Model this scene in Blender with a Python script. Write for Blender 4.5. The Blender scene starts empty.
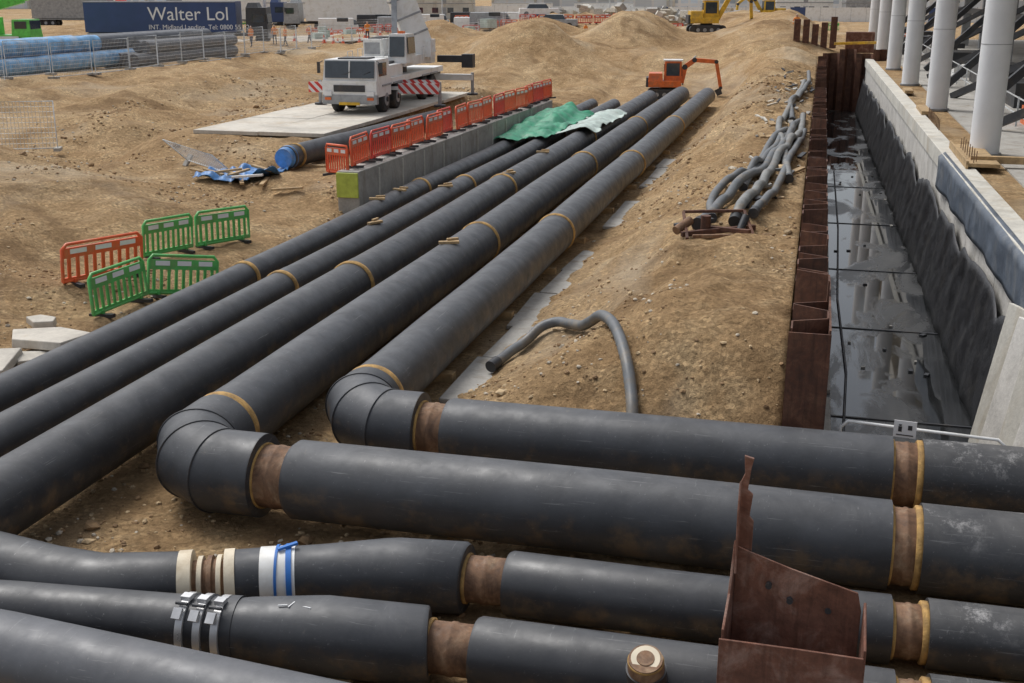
import bpy, math, random
from mathutils import Vector, Matrix, noise, Quaternion
random.seed(7)
S=bpy.context.scene
rad=math.radians
# ------------------------------------------------------------------ materials
def newmat(name):
    m=bpy.data.materials.new(name); m.use_nodes=True
    nt=m.node_tree; b=nt.nodes['Principled BSDF']
    return m,nt,b
def N(nt,t,**k):
    n=nt.nodes.new(t)
    for a,v in k.items(): setattr(n,a,v)
    return n
def ramp(nt,fac,stops,interp='LINEAR'):
    r=N(nt,'ShaderNodeValToRGB'); r.color_ramp.interpolation=interp
    els=r.color_ramp.elements
    while len(els)<len(stops): els.new(0.5)
    for e,(p,c) in zip(els,stops):
        e.position=p; e.color=(c[0],c[1],c[2],1) if hasattr(c,'__len__') else (c,c,c,1)
    nt.links.new(fac,r.inputs[0]); return r.outputs[0]
def tex(nt,scale,detail=4,rough=.55,stretch=None,coord='Object',dist=0):
    tc=N(nt,'ShaderNodeTexCoord'); o=tc.outputs[coord]
    if stretch:
        mp=N(nt,'ShaderNodeMapping'); mp.inputs['Scale'].default_value=stretch
        nt.links.new(o,mp.inputs[0]); o=mp.outputs[0]
    n=N(nt,'ShaderNodeTexNoise'); n.inputs['Scale'].default_value=scale
    n.inputs['Detail'].default_value=detail; n.inputs['Roughness'].default_value=rough
    n.inputs['Distortion'].default_value=dist
    nt.links.new(o,n.inputs['Vector']); return n.outputs['Fac']
def mix(nt,fac,a,b,mode='MIX'):
    m=N(nt,'ShaderNodeMix',data_type='RGBA',blend_type=mode)
    for s,v in ((m.inputs[0],fac),(m.inputs[6],a),(m.inputs[7],b)):
        if isinstance(v,(int,float)): s.default_value=v
        elif isinstance(v,tuple): s.default_value=(v[0],v[1],v[2],1)
        else: nt.links.new(v,s)
    return m.outputs[2]
def bump(nt,b,h,strength=.3,dist=.05,prev=None):
    bp=N(nt,'ShaderNodeBump'); bp.inputs['Strength'].default_value=strength
    bp.inputs['Distance'].default_value=dist
    nt.links.new(h,bp.inputs['Height'])
    if prev: nt.links.new(prev,bp.inputs['Normal'])
    nt.links.new(bp.outputs[0],b.inputs['Normal']); return bp.outputs[0]
def simple(name,col,rough=.5,metal=0,var=.25,scale=3,dirt=None,bumps=0,spec=.5):
    m,nt,b=newmat(name)
    f=tex(nt,scale,5,.6)
    lo=tuple(c*(1-var) for c in col); hi=tuple(min(1,c*(1+var)) for c in col)
    c=ramp(nt,f,[(.3,lo),(.7,hi)])
    if dirt:
        g=tex(nt,scale*.6,6,.7,dist=.4)
        c=mix(nt,ramp(nt,g,[(.5,0),(.72,.75)]),c,dirt)
    nt.links.new(c,b.inputs['Base Color'])
    r=ramp(nt,f,[(.3,max(.02,rough-.1)),(.7,min(1,rough+.1))]); nt.links.new(r,b.inputs['Roughness'])
    b.inputs['Metallic'].default_value=metal
    b.inputs['Specular IOR Level'].default_value=spec
    if bumps: bump(nt,b,tex(nt,scale*6,4),bumps,.03)
    return m
def soil_mat():
    m,nt,b=newmat('soil_sandy')
    big=tex(nt,.14,4,.6,dist=.6); mid=tex(nt,.9,6,.68,dist=.3); fine=tex(nt,9,5,.7)
    c1=ramp(nt,big,[(.3,(.28,.172,.085)),(.5,(.44,.295,.155)),(.66,(.58,.43,.26))])
    c2=ramp(nt,mid,[(.3,(.2,.122,.06)),(.5,(.42,.28,.148)),(.7,(.6,.45,.265))])
    c=mix(nt,.5,c1,c2)
    f=ramp(nt,fine,[(.28,.6),(.5,1.0),(.72,1.32)])
    c=mix(nt,.9,c,f,'MULTIPLY')
    tc=N(nt,'ShaderNodeTexCoord'); v=N(nt,'ShaderNodeTexVoronoi'); v.inputs['Scale'].default_value=15
    nt.links.new(tc.outputs['Object'],v.inputs['Vector'])
    hs=N(nt,'ShaderNodeSeparateColor'); nt.links.new(v.outputs['Color'],hs.inputs[0])
    peb=ramp(nt,hs.outputs[0],[(.0,.6),(.5,.95),(.8,1.12),(1,1.5)])
    gm=ramp(nt,mid,[(.4,0.2),(.6,.85)])
    c=mix(nt,gm,c,mix(nt,1.0,c,peb,'MULTIPLY'))
    dk=ramp(nt,tex(nt,.3,5,.62,dist=1.4),[(.52,0),(.66,.65)])
    c=mix(nt,dk,c,(.2,.125,.065))
    gy=ramp(nt,tex(nt,.19,4,.6,stretch=(1,.6,1),dist=.5),[(.54,0),(.7,.55)])
    c=mix(nt,gy,c,(.54,.45,.33))
    nt.links.new(c,b.inputs['Base Color']); b.inputs['Roughness'].default_value=.95
    b.inputs['Specular IOR Level'].default_value=.12
    p=bump(nt,b,tex(nt,2.2,8,.72),.9,.28)
    bump(nt,b,fine,.8,.05,p)
    return m
M={}
M['soil']=soil_mat()
def pipe_mat(name,base,worn,r=.42,dust=(.19,.185,.18)):
    m,nt,b=newmat(name)
    f=tex(nt,1.3,5,.6)
    c=ramp(nt,f,[(.3,tuple(x*.75 for x in base)),(.7,tuple(x*1.3 for x in base))])
    g=N(nt,'ShaderNodeNewGeometry'); sx=N(nt,'ShaderNodeSeparateXYZ'); nt.links.new(g.outputs['Normal'],sx.inputs[0])
    up=ramp(nt,sx.outputs[2],[(.3,0),(1,1)])
    dn=ramp(nt,tex(nt,1.6,7,.68,dist=.8),[(.35,.08),(.68,.45)])
    c=mix(nt,mix(nt,1.0,up,dn,'MULTIPLY'),c,dust)
    for st in ((1,26,26),(26,1,26)):
        k=ramp(nt,tex(nt,1.0,4,.75,stretch=st),[(.64-worn*.03,0),(.71,.4)])
        c=mix(nt,k,c,(.3,.3,.3))
    if worn>.4:
        w=ramp(nt,tex(nt,2.2,9,.85),[(.53,0),(.66,.75)])
        w2=ramp(nt,tex(nt,1.1,3,.5),[(.42,0),(.6,1)])
        c=mix(nt,mix(nt,1.0,mix(nt,1.0,w,w2,'MULTIPLY'),up,'MULTIPLY'),c,(.5,.49,.48))
    else:
        w=ramp(nt,tex(nt,3.0,6,.75,dist=1.5),[(.64,0),(.7,.3)])
        c=mix(nt,w,c,(.2,.17,.14))
    low=ramp(nt,sx.outputs[2],[(0,1),(.35,0)])
    mn=ramp(nt,tex(nt,2.4,5,.65),[(.5,0),(.66,.5)])
    c=mix(nt,mix(nt,1.0,low,mn,'MULTIPLY'),c,(.17,.115,.065))
    nt.links.new(c,b.inputs['Base Color'])
    rr=ramp(nt,tex(nt,3,4,.6),[(.3,r-.06),(.7,r+.16)]); nt.links.new(rr,b.inputs['Roughness'])
    p=bump(nt,b,tex(nt,.9,3,.5),.16,.06)
    bump(nt,b,tex(nt,14,4,.6),.15,.01,p)
    return m
M['pipe']=pipe_mat('pipe_black_casing',(.028,.03,.035),.12,.42,(.15,.15,.15))
M['pipe2']=pipe_mat('pipe_charcoal_casing',(.037,.04,.046),.25,.46,(.16,.162,.168))
M['pipew']=pipe_mat('pipe_scuffed_casing',(.032,.034,.038),1.0,.46)
M['pipeg']=pipe_mat('pipe_grey_casing',(.07,.075,.085),.2,.46,(.2,.2,.21))
def rust_mat(name,a,bb,c_):
    m,nt,b=newmat(name)
    f=tex(nt,2.2,7,.7,dist=.7); g=tex(nt,11,5,.7)
    c=ramp(nt,f,[(.3,a),(.5,bb),(.7,c_)])
    c=mix(nt,.7,c,ramp(nt,g,[(.3,.6),(.7,1.35)]),'MULTIPLY')
    st=ramp(nt,tex(nt,3,5,.6,stretch=(4,4,.35)),[(.5,0),(.7,.5)])
    c=mix(nt,st,c,tuple(x*.5 for x in a))
    nt.links.new(c,b.inputs['Base Color'])
    nt.links.new(ramp(nt,g,[(.3,.55),(.7,.9)]),b.inputs['Roughness']); b.inputs['Metallic'].default_value=.15
    bump(nt,b,g,.35,.02); return m
M['rust']=rust_mat('rusty_steel',(.06,.03,.021),(.12,.052,.032),(.2,.1,.06))
M['rust2']=rust_mat('rusty_pipe_steel',(.1,.055,.034),(.22,.125,.072),(.36,.26,.17))
M['rustr']=rust_mat('rust_red_steel',(.11,.048,.032),(.19,.085,.056),(.32,.21,.17))
M['ring']=simple('foam_ring_ochre',(.42,.255,.085),.8,var=.5,scale=5,dirt=(.14,.08,.035),bumps=.4)
M['cream']=simple('tape_cream',(.66,.58,.44),.6,var=.15,dirt=(.4,.3,.18))
M['white']=simple('white_paint',(.8,.8,.78),.4,var=.05,dirt=(.6,.57,.5))
M['offwhite']=simple('column_white_paint',(.78,.79,.8),.5,var=.05,scale=1)
M['sil']=simple('clamp_galvanised',(.6,.6,.6),.35,.5,var=.2)
M['bluestrap']=simple('blue_strap',(.03,.16,.5),.6)
M['orange']=simple('orange_plastic',(.78,.12,.04),.45,var=.15,dirt=(.5,.25,.13))
M['red']=simple('red_plastic',(.68,.06,.04),.45,var=.2,dirt=(.4,.18,.1))
M['green']=simple('green_plastic',(.10,.45,.11),.45,var=.2,dirt=(.25,.3,.12))
M['white2']=simple('reflective_white',(.78,.78,.78),.4,var=.05)
M['lime']=simple('lime_paint',(.45,.52,.08),.5)
M['gmach']=simple('machine_green_paint',(.13,.55,.08),.35)
M['blacktyre']=simple('rubber',(.025,.025,.026),.8,dirt=(.12,.09,.06))
M['glass']=simple('dark_glass',(.03,.04,.05),.08,var=.3,spec=.9)
M['dark']=simple('dark_steel',(.035,.037,.042),.5,dirt=(.1,.08,.06))
M['grey']=simple('grey_steel',(.32,.33,.34),.5,.2)
M['orangep']=simple('orange_machine_paint',(.7,.15,.03),.4,dirt=(.3,.15,.08))
M['yellow']=simple('yellow_machine_paint',(.7,.42,.03),.4,dirt=(.3,.2,.1))
M['blue']=simple('trailer_blue',(.035,.065,.17),.45,var=.1,scale=1)
M['tarpblue']=simple('tarp_blue',(.07,.22,.5),.45,var=.5,scale=2,dirt=(.35,.36,.38),bumps=.4)
M['tarpblue2']=simple('wrap_blue',(.14,.33,.56),.4,var=.45,scale=1.5,dirt=(.5,.55,.6),bumps=.4)
M['tarpgreen']=simple('tarp_green',(.05,.28,.16),.5,var=.35,scale=2,bumps=.4)
M['tarpgrey']=simple('tarp_pale',(.46,.55,.5),.5,var=.3,scale=2,dirt=(.3,.3,.26),bumps=.4)
M['membr']=simple('black_membrane',(.02,.021,.024),.5,var=.5,scale=2.2,dirt=(.06,.058,.055),bumps=.5)
M['slate']=simple('slate_blue_sheet',(.085,.105,.135),.55,var=.3,scale=2,dirt=(.2,.21,.22),bumps=.3)
M['wood']=simple('timber',(.42,.29,.15),.75,var=.3,scale=6,dirt=(.2,.13,.07),bumps=.3)
M['hose']=simple('grey_hose',(.12,.128,.135),.5,var=.3,dirt=(.24,.19,.13))
M['hose2']=simple('pale_hose',(.19,.195,.19),.55,var=.4,dirt=(.28,.21,.14))
M['galv']=simple('galvanised_mesh',(.6,.62,.63),.45,.2)
def conc(name,a,d=(.2,.16,.11),sc=.8):
    m,nt,b=newmat(name)
    f=tex(nt,sc,7,.7,dist=.5); g=tex(nt,sc*14,5,.7)
    c=ramp(nt,f,[(.3,tuple(x*.72 for x in a)),(.5,a),(.7,tuple(x*1.2 for x in a))])
    c=mix(nt,.6,c,ramp(nt,g,[(.3,.8),(.7,1.15)]),'MULTIPLY')
    c=mix(nt,ramp(nt,tex(nt,sc*1.6,6,.65,dist=.8,stretch=(1,1,.4)),[(.52,0),(.72,.65)]),c,d)
    nt.links.new(c,b.inputs['Base Color']); b.inputs['Roughness'].default_value=.88
    bump(nt,b,g,.3,.02); return m
M['conc']=conc('concrete',(.38,.365,.335))
M['concl']=conc('pale_concrete',(.58,.56,.5),(.4,.33,.23))
M['concw']=conc('wall_concrete',(.6,.58,.54),(.36,.33,.28),1.2)
M['asph']=conc('haul_road',(.45,.4,.33),(.34,.26,.17),.25)
M['padc']=conc('dusty_pad_concrete',(.56,.52,.45),(.44,.34,.22),.45)
def wet_mat():
    m,nt,b=newmat('wet_channel_floor')
    f=tex(nt,.55,6,.6,dist=.6,stretch=(1.2,.5,1)); g=tex(nt,6,5,.7)
    c=ramp(nt,f,[(.38,(.012,.013,.014)),(.54,(.03,.031,.032)),(.7,(.085,.083,.078))])
    c=mix(nt,.6,c,ramp(nt,g,[(.3,.6),(.7,1.3)]),'MULTIPLY')
    nt.links.new(c,b.inputs['Base Color'])
    nt.links.new(ramp(nt,f,[(.5,.03),(.6,.38)]),b.inputs['Roughness'])
    k=mix(nt,1.0,ramp(nt,f,[(.52,0),(.64,1)]),g,'MULTIPLY')
    bump(nt,b,k,.3,.02); return m
M['wet']=wet_mat()
def striped(name,a,bb,scale,ang=45):
    m,nt,b=newmat(name)
    tc=N(nt,'ShaderNodeTexCoord'); mp=N(nt,'ShaderNodeMapping'); mp.inputs['Rotation'].default_value=(0,rad(ang),0)
    w=N(nt,'ShaderNodeTexWave'); w.inputs['Scale'].default_value=scale
    nt.links.new(tc.outputs['Object'],mp.inputs[0]); nt.links.new(mp.outputs[0],w.inputs[0])
    nt.links.new(ramp(nt,w.outputs['Fac'],[(0,a),(.5,bb)],'CONSTANT'),b.inputs['Base Color'])
    b.inputs['Roughness'].default_value=.5; return m
M['hazard']=striped('hazard_stripe',(.7,.7,.7),(.6,.05,.04),1.1)
def facade_mat(name,wall,win,sx,sz):
    m,nt,b=newmat(name)
    tc=N(nt,'ShaderNodeTexCoord'); mp=N(nt,'ShaderNodeMapping'); mp.inputs['Rotation'].default_value=(rad(90),0,0)
    br=N(nt,'ShaderNodeTexBrick'); br.offset=0
    br.inputs['Scale'].default_value=1; br.inputs['Brick Width'].default_value=sx; br.inputs['Row Height'].default_value=sz
    br.inputs['Mortar Size'].default_value=.35; br.inputs['Color1'].default_value=(*win,1); br.inputs['Color2'].default_value=(win[0]*1.8,win[1]*1.8,win[2]*1.8,1); br.inputs['Mortar'].default_value=(*wall,1)
    nt.links.new(tc.outputs['Object'],mp.inputs[0]); nt.links.new(mp.outputs[0],br.inputs[0]); nt.links.new(br.outputs[0],b.inputs['Base Color'])
    b.inputs['Roughness'].default_value=.4; return m
M['fac1']=facade_mat('facade_glazed',(.8,.8,.79),(.4,.45,.5),2.4,1.6)  # wall and window colours lightened in place of distance haze
M['fac2']=facade_mat('facade_panel',(.74,.73,.71),(.45,.47,.48),5,3.2)  # panel tones also paled in the colour for haze
# ------------------------------------------------------------------ mesh builder
class MB:
    def __init__(s): s.v=[];s.f=[];s.m=[];s.sm=[];s.mats=[]
    def mi(s,k):
        if k not in s.mats: s.mats.append(k)
        return s.mats.index(k)
    def add(s,vs,fs,k,smooth=False):
        o=len(s.v); s.v+= [tuple(v) for v in vs]; i=s.mi(k)
        for f in fs: s.f.append(tuple(o+a for a in f)); s.m.append(i); s.sm.append(smooth)
    def box(s,c,d,k,rot=None,taper=1.0,ty=None):
        ty=taper if ty is None else ty
        vs=[]
        for z in (-1,1):
            t=(taper if z>0 else 1); t2=(ty if z>0 else 1)
            for x,y in ((-1,-1),(1,-1),(1,1),(-1,1)):
                v=Vector((x*d[0]/2*t,y*d[1]/2*t2,z*d[2]/2))
                if rot: v=rot@v
                vs.append(v+Vector(c))
        s.add(vs,[(3,2,1,0),(4,5,6,7),(0,1,5,4),(1,2,6,5),(2,3,7,6),(3,0,4,7)],k)
    def beam(s,a,b,w,h,k):
        a=Vector(a);b=Vector(b);d=b-a
        q=d.to_track_quat('X','Z').to_matrix()
        s.box((a+b)/2,(d.length,w,h),k,q)
    def tube(s,path,r,k,seg=24,caps=True,smooth=True):
        path=[Vector(p) for p in path]; n=len(path)
        if not hasattr(r,'__len__'): r=[r]*n
        rings=[];up=None
        for i,p in enumerate(path):
            if i==0:t=(path[1]-p).normalized()
            elif i==n-1:t=(p-path[-2]).normalized()
            else:
                a=(p-path[i-1]).normalized();b=(path[i+1]-p).normalized()
                t=(a+b).normalized() if (a+b).length>1e-4 else a
            if up is None:
                up=Vector((0,0,1)) if abs(t.z)<.9 else Vector((1,0,0))
            x=up.cross(t).normalized(); y=t.cross(x).normalized(); up=y
            rings.append([p+(x*math.cos(2*math.pi*j/seg)+y*math.sin(2*math.pi*j/seg))*r[i] for j in range(seg)])
        vs=[v for g in rings for v in g]; fs=[]
        for i in range(n-1):
            for j in range(seg):
                j2=(j+1)%seg; fs.append((i*seg+j,i*seg+j2,(i+1)*seg+j2,(i+1)*seg+j))
        s.add(vs,fs,k,smooth)
        if caps:
            s.add(rings[0],[tuple(range(seg))[::-1]],k); s.add(rings[-1],[tuple(range(seg))],k)
    def cyl(s,a,b,r,k,seg=20,r2=None): s.tube([a,b],[r,r if r2 is None else r2],k,seg)
    def build(s,name,loc=(0,0,0),rot=0,scale=1,bevel=0,parent=None):
        me=bpy.data.meshes.new(name); me.from_pydata(s.v,[],s.f); me.update()
        for k in s.mats: me.materials.append(M[k])
        me.polygons.foreach_set('material_index',s.m); me.polygons.foreach_set('use_smooth',s.sm)
        return place(me,name,loc,rot,scale,bevel,parent)
def place(me,name,loc=(0,0,0),rot=0,scale=1,bevel=0,parent=None):
    o=bpy.data.objects.new(name,me); S.collection.objects.link(o)
    o.location=loc; o.rotation_euler=(0,0,rot) if not hasattr(rot,'__len__') else rot
    o.scale=(scale,)*3
    if bevel:
        md=o.modifiers.new('bevel','BEVEL'); md.width=bevel; md.segments=2; md.limit_method='ANGLE'
    if parent: o.parent=parent
    return o
# ------------------------------------------------------------------ terrain
def sm(a,b,t):
    t=max(0,min(1,(t-a)/(b-a))); return t*t*(3-2*t)
def ip(l,x):
    if x<=l[0][0]: return l[0][1]
    for (a,u),(b,v) in zip(l,l[1:]):
        if x<=b:
            t=(x-a)/(b-a); t=t*t*(3-2*t)*.5+t*.5; return u+(v-u)*t
    return l[-1][1]
def nz(x,y,s,o=0): return noise.noise(Vector((x/s+o,y/s-o,o*1.7)))
def rg(x,y,s,o=0): return 1-2*abs(nz(x,y,s,o))
LP=[(-60,2.3),(-43,2.25),(-39.5,2.1),(-36,1.0),(-30,.85),(-24,1.05),(-20,.95),(-17.2,.5),(-14.8,.36),(-13.9,.0)]
RP=[(-6.1,0),(-5,.45),(-3.4,1.2),(-2.2,1.8),(-1.4,1.95),(.4,1.9)]
def gauss(x,y,cx,cy,sx,sy,h): return h*math.exp(-((x-cx)/sx)**2-((y-cy)/sy)**2)
XL=-.14
def WX(y): return 4.22-.0125*(min(max(y,16),95)-22)
def Hh(x,y,rough=True):
    amp=1
    if x<-13.9:
        w=nz(x,y,5,3)*1.6
        z=ip(LP,x+w*sm(-14.5,-17,x)) 
        k=sm(-14.3,-17.5,x)
        z+=(.36*nz(x,y,4.5,1)+.26*rg(x,y,3.2,4)-.1)*k
        z+=gauss(x,y,-24.5,29.5,3.5,3,1.3)+gauss(x,y,-21.5,21,2.2,4,.8)-gauss(x,y,-27,41,4,4,.5)+gauss(x,y,-35,58,2.5,12,1.2)+gauss(x,y,-29.5,35,3,3,1.2)+gauss(x,y,-33,70,5,8,.9)+gauss(x,y,-30,47,2.5,4,.9)
        t=sm(-28,-25,x)*sm(-18.2,-19.2,x)*sm(39,42,y)*sm(72,66,y)
        z=z*(1-t)+1.64*t
        t=sm(-18.9,-18.2,x)*sm(34,36,y)*sm(72,66,y)*sm(-14.6,-15.2,x); z=z*(1-t)+1.0*t
    elif x<-6.1: z=0; amp=.6
    elif x<XL:
        z=ip(RP,x+(nz(x,y,3,5)*.6+.3*nz(x,y,1.1,8))*sm(-6.1,-5,x))*sm(15.7,19.0,y)
        z+=(.22*nz(x,y,2.3,7)+.14*rg(x,y,1.5,3))*sm(-6,-4,x)*sm(16,19,y)*sm(XL+.1,-1,x)
        z+=gauss(x,y,-3.4,75,2.2,30,1.2)*sm(-6,-4,x)
        amp=1.5
    elif x<WX(y)+.05:
        if 16.9<y<92: z=-1.6;amp=0
        elif y>=92: z=2.2
        else: z=.1
    else:
        z=2.17 if y>16.9 else 2.17*sm(6,11,x); amp=.1 if y>16.9 else 1
    if y>74 and not(XL<=x<WX(y)+.05 and y<92) and x<=WX(y)+.05:
        t=sm(77,102,y); z=z*(1-t)+2.2*t
    if y>60:
        z+=gauss(x,y,-22.5,92,4.5,5,3.0)+gauss(x,y,-17,110,4,8,3.2)+gauss(x,y,-33,100,5,8,2.2)+gauss(x,y,-9,138,6,16,2.6)+gauss(x,y,-30,145,9,10,2.2)+gauss(x,y,-27,116,4,7,2.2)
        if x<XL or y>92.2: z+=gauss(x,y,-4,112,4.2,18,3.0)
    if rough and amp:
        d=math.hypot(x,y)
        z+=amp*(.09*nz(x,y,1.1,2)+.045*nz(x,y,.38,4))
        if d<70: z+=amp*.022*nz(x,y,.14,6)
        if y>75: z+=(.6*nz(x,y,5,9)+.5*rg(x,y,6,2)-.3)*sm(75,90,y)*(1-sm(170,230,y))*(1 if x<.4 else 0)
    if y<7: z=z*sm(2,7,y) if x>-14 else z
    return z
def lin(a,b,st):
    n=max(1,round((b-a)/st)); return [a+(b-a)*i/n for i in range(n)]
xs=[-1500,-900,-500,-300,-200,-150,-120]+lin(-100,-60,2.5)+lin(-60,-36,.6)+lin(-36,-20,.25)+lin(-20,XL-.02,.12)+[XL-.02,XL+.01,1.2,2.2,3.2,('w',.03),('w',.08),('w',.6),('w',1.5)]+lin(6.5,8,.5)+lin(8,20,2)+[20,40,80,150,300,600,1500]
ys=[-60,-20,0,3,5]+lin(6.5,16.85,.13)+[16.85,16.95]+lin(17.05,36,.12)+lin(36,60,.2)+lin(60,91.9,.4)+[91.9,92.1]+lin(93,140,.8)+lin(140,220,3)+[220,260,320,400,550,800,1200,2000]
nx,ny=len(xs),len(ys)
vs=[]
for y in ys:
    for x in xs:
        if isinstance(x,tuple): x=WX(y)+x[1]
        vs.append((x,y,Hh(x,y)))
fs=[(j*nx+i,j*nx+i+1,(j+1)*nx+i+1,(j+1)*nx+i) for j in range(ny-1) for i in range(nx-1)]
me=bpy.data.meshes.new('ground'); me.from_pydata(vs,[],fs); me.materials.append(M['soil'])
me.polygons.foreach_set('use_smooth',[True]*len(fs)); g=place(me,'ground')
ico=[]
t=(1+5**.5)/2
for a,b_ in ((-1,t),(1,t),(-1,-t),(1,-t)): ico.append((a,b_,0))
for a,b_ in ((-1,t),(1,t),(-1,-t),(1,-t)): ico.append((0,a,b_))
for a,b_ in ((-1,t),(1,t),(-1,-t),(1,-t)): ico.append((b_,0,a))
ico=[Vector(v).normalized() for v in ico]
icof=[(0,11,5),(0,5,1),(0,1,7),(0,7,10),(0,10,11),(1,5,9),(5,11,4),(11,10,2),(10,7,6),(7,1,8),(3,9,4),(3,4,2),(3,2,6),(3,6,8),(3,8,9),(4,9,5),(2,4,11),(6,2,10),(8,6,7),(9,8,1)]
M['stone1']=simple('stone_tan',(.46,.34,.2),.9,var=.5,scale=8)
M['stone2']=simple('stone_grey',(.5,.44,.35),.9,var=.4,scale=8)
M['stone3']=simple('clod_brown',(.26,.165,.085),.95,var=.4,scale=8)
gb=MB()
def stone(x,y,r,k):
    z=Hh(x,y)+r*.2; fl=random.uniform(.5,.9); a=random.random()*6.28; ca,sa=math.cos(a),math.sin(a)
    vs=[]
    for v in ico:
        q=v*r*random.uniform(.65,1.2); vs.append((x+q.x*ca*1.2-q.y*sa,y+q.x*sa*1.2+q.y*ca,z+q.z*fl))
    gb.add(vs,icof,k,False)
n=0
while n<18000:
    y=7+(random.random()**1.8)*60; x=random.uniform(-34,-.2)
    if x<-16 and random.random()<.3: continue
    cl=nz(x,y,3,11)+.6*nz(x,y,.9,2)
    if random.random()>.3+cl*1.8: continue
    r=random.choice([.01,.014,.02,.03])*random.uniform(.7,1.3)*(1+y/40)
    if random.random()<.014: r*=2.4
    stone(x,y,r,random.choice(['stone1','stone1','stone2','stone3','stone3','stone3'])); n+=1
gb.build('gravel')
# ------------------------------------------------------------------ insulated pipes
def ring(mb,p,d,r,w=.1,o=.03):
    p=Vector(p);d=Vector(d).normalized()
    mb.tube([p-d*w/2,p-d*w*.35,p+d*w*.35,p+d*w/2],[r+.003,r+o,r+o,r+.003],'ring',48)
def longpipe(name,X,Z,r,y0,y1,rings,mat,w=.15):
    mb=MB(); cuts=[y0]+sorted(rings)+[y1]
    for i,(a,b) in enumerate(zip(cuts,cuts[1:])):
        n=max(2,int((b-a)/3)); rr=r*(1+.014*((i%2)))
        pts=[(X+.06*nz(a+(b-a)*j/n,X,9,2),a+(b-a)*j/n,Z+.04*nz(a+(b-a)*j/n,X,7,1)) for j in range(n+1)]
        mb.tube(pts,rr,mat,48)
    for i,c in enumerate(rings):
        P=(X+.06*nz(c,X,9,2),c,Z+.04*nz(c,X,7,1)); ww=w*(1+.45*(i==0 and r>.5))*(1+max(0,c-30)/90)
        ring(mb,P,(0,1,0),r*1.02,ww,.03)
        mb.tube([(P[0],c+ww/2,P[2]),(P[0],c+.6,P[2])],[r*1.034,r*1.026],mat,48)
    return mb
def gore_elbow(mb,pts,r,k):
    P=[Vector(p) for p in pts]
    dirs=[(b-a).normalized() for a,b in zip(P,P[1:])]
    planes=[dirs[0]]+[(a+b).normalized() for a,b in zip(dirs,dirs[1:])]+[dirs[-1]]
    seg=48
    for i,d in enumerate(dirs):
        x=Vector((0,0,1)).cross(d).normalized(); y=d.cross(x)
        rings=[]
        for e in (i,i+1):
            nrm=planes[e]; rg_=[]
            for j in range(seg):
                o=(x*math.cos(2*math.pi*j/seg)+y*math.sin(2*math.pi*j/seg))*r
                q=P[e]+o; t=(P[e]-q).dot(nrm)/d.dot(nrm); rg_.append(q+d*t)
            rings.append(rg_)
        vs=rings[0]+rings[1]
        mb.add(vs,[(j,(j+1)%seg,seg+(j+1)%seg,seg+j) for j in range(seg)],k,True)
        if 0<i:
            bd=[c+(c-P[i]).normalized()*.006 for c in rings[0]]
            bd.append(bd[0]); mb.tube(bd,.014,'pipe',6,False)
    mb.tube([P[0]-dirs[0]*.01,P[0]+dirs[0]*.02],r-.002,k,seg)
    mb.tube([P[-1]-dirs[-1]*.02,P[-1]+dirs[-1]*.01],r-.002,k,seg)
def elbowpts(X,Y,R,z,y_in,x_out):
    c=(X+R,Y+R)
    poly=[(c[0]+R/math.cos(rad(15))*math.cos(rad(t)),c[1]+R/math.cos(rad(15))*math.sin(rad(t)),z) for t in (195,225,255)]
    return [(X,y_in,z)]+poly+[(x_out,Y,z)]
Z1=.7;r1=.52
def bare(mb,a,b,r,end=False):
    a=Vector(a);b=Vector(b);d=(b-a).normalized()
    mb.tube([a,a+(b-a)*.42,a+(b-a)*.46,a+(b-a)*.54,a+(b-a)*.58,b],[r,r,r+.012,r+.012,r,r],'rust2',40)
    ring(mb,a+d*.03,d,r+.01,.05,.015)
    if end: ring(mb,b-d*.05,d,r+.02,.09,.025)
mb=longpipe('p',-6.8,Z1,r1,16.9,76,[16.92,30.9,44.8,58],'pipe2')
gore_elbow(mb,elbowpts(-6.8,15.75,.95,Z1,16.8,-5.55),r1+.05,'pipe2')
bare(mb,(-5.56,15.75,Z1),(-5.1,15.75,Z1),.42)
mb.tube([(-5.12,15.75,Z1),(-5.05,15.75,Z1),(-2,15.77,Z1+.01),(1.38,15.8,Z1)],[r1-.03,r1,r1,r1],'pipe2',48)
bare(mb,(1.36,15.8,Z1),(1.8,15.8,Z1),.45,True)
mb.tube([(1.78,15.8,Z1),(4,15.84,Z1),(9,15.9,Z1)],r1,'pipew',48)
mb.build('insulated_pipe')
mb=longpipe('p',-8.52,Z1,r1+.02,15.0,76.3,[15.02,29.2,43.7,57],'pipe2')
gore_elbow(mb,elbowpts(-8.52,13.5,1.0,Z1,14.9,-7.1),r1+.07,'pipe2')
bare(mb,(-7.12,13.5,Z1),(-6.62,13.5,Z1),.44)
mb.tube([(-6.64,13.5,Z1),(-6.57,13.5,Z1),(-2,13.5,Z1+.02),(1.25,13.5,Z1)],[r1-.02,r1+.03,r1+.03,r1+.03],'pipe2',48)
bare(mb,(1.23,13.5,Z1),(1.62,13.5,Z1),.47,True)
mb.tube([(1.6,13.5,Z1),(4,13.5,Z1),(9,13.5,Z1)],r1+.03,'pipew',48)
mb.build('insulated_pipe')
longpipe('p',-10.1,Z1,.5,6,73,[24.1,37.5,52],'pipe').build('insulated_pipe')
longpipe('p',-11.85,.5,.4,8,70,[24.0,38.9,54],'pipe').build('insulated_pipe')
longpipe('p',-13.2,.5,.37,9,70,[24.8,38,52],'pipe').build('insulated_pipe')
mb=MB()
zc=.48
mb.tube([(-12,11.2,zc-.1),(-9.6,10.65,zc),(-8.4,10.45,zc),(-7.7,10.45,zc),(-6.85,10.8,zc)],[.43,.43,.43,.42,.38],'pipe',40)
mb.tube([(-6.86,10.8,zc),(-6.72,10.86,zc)],.39,'cream',40)
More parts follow.
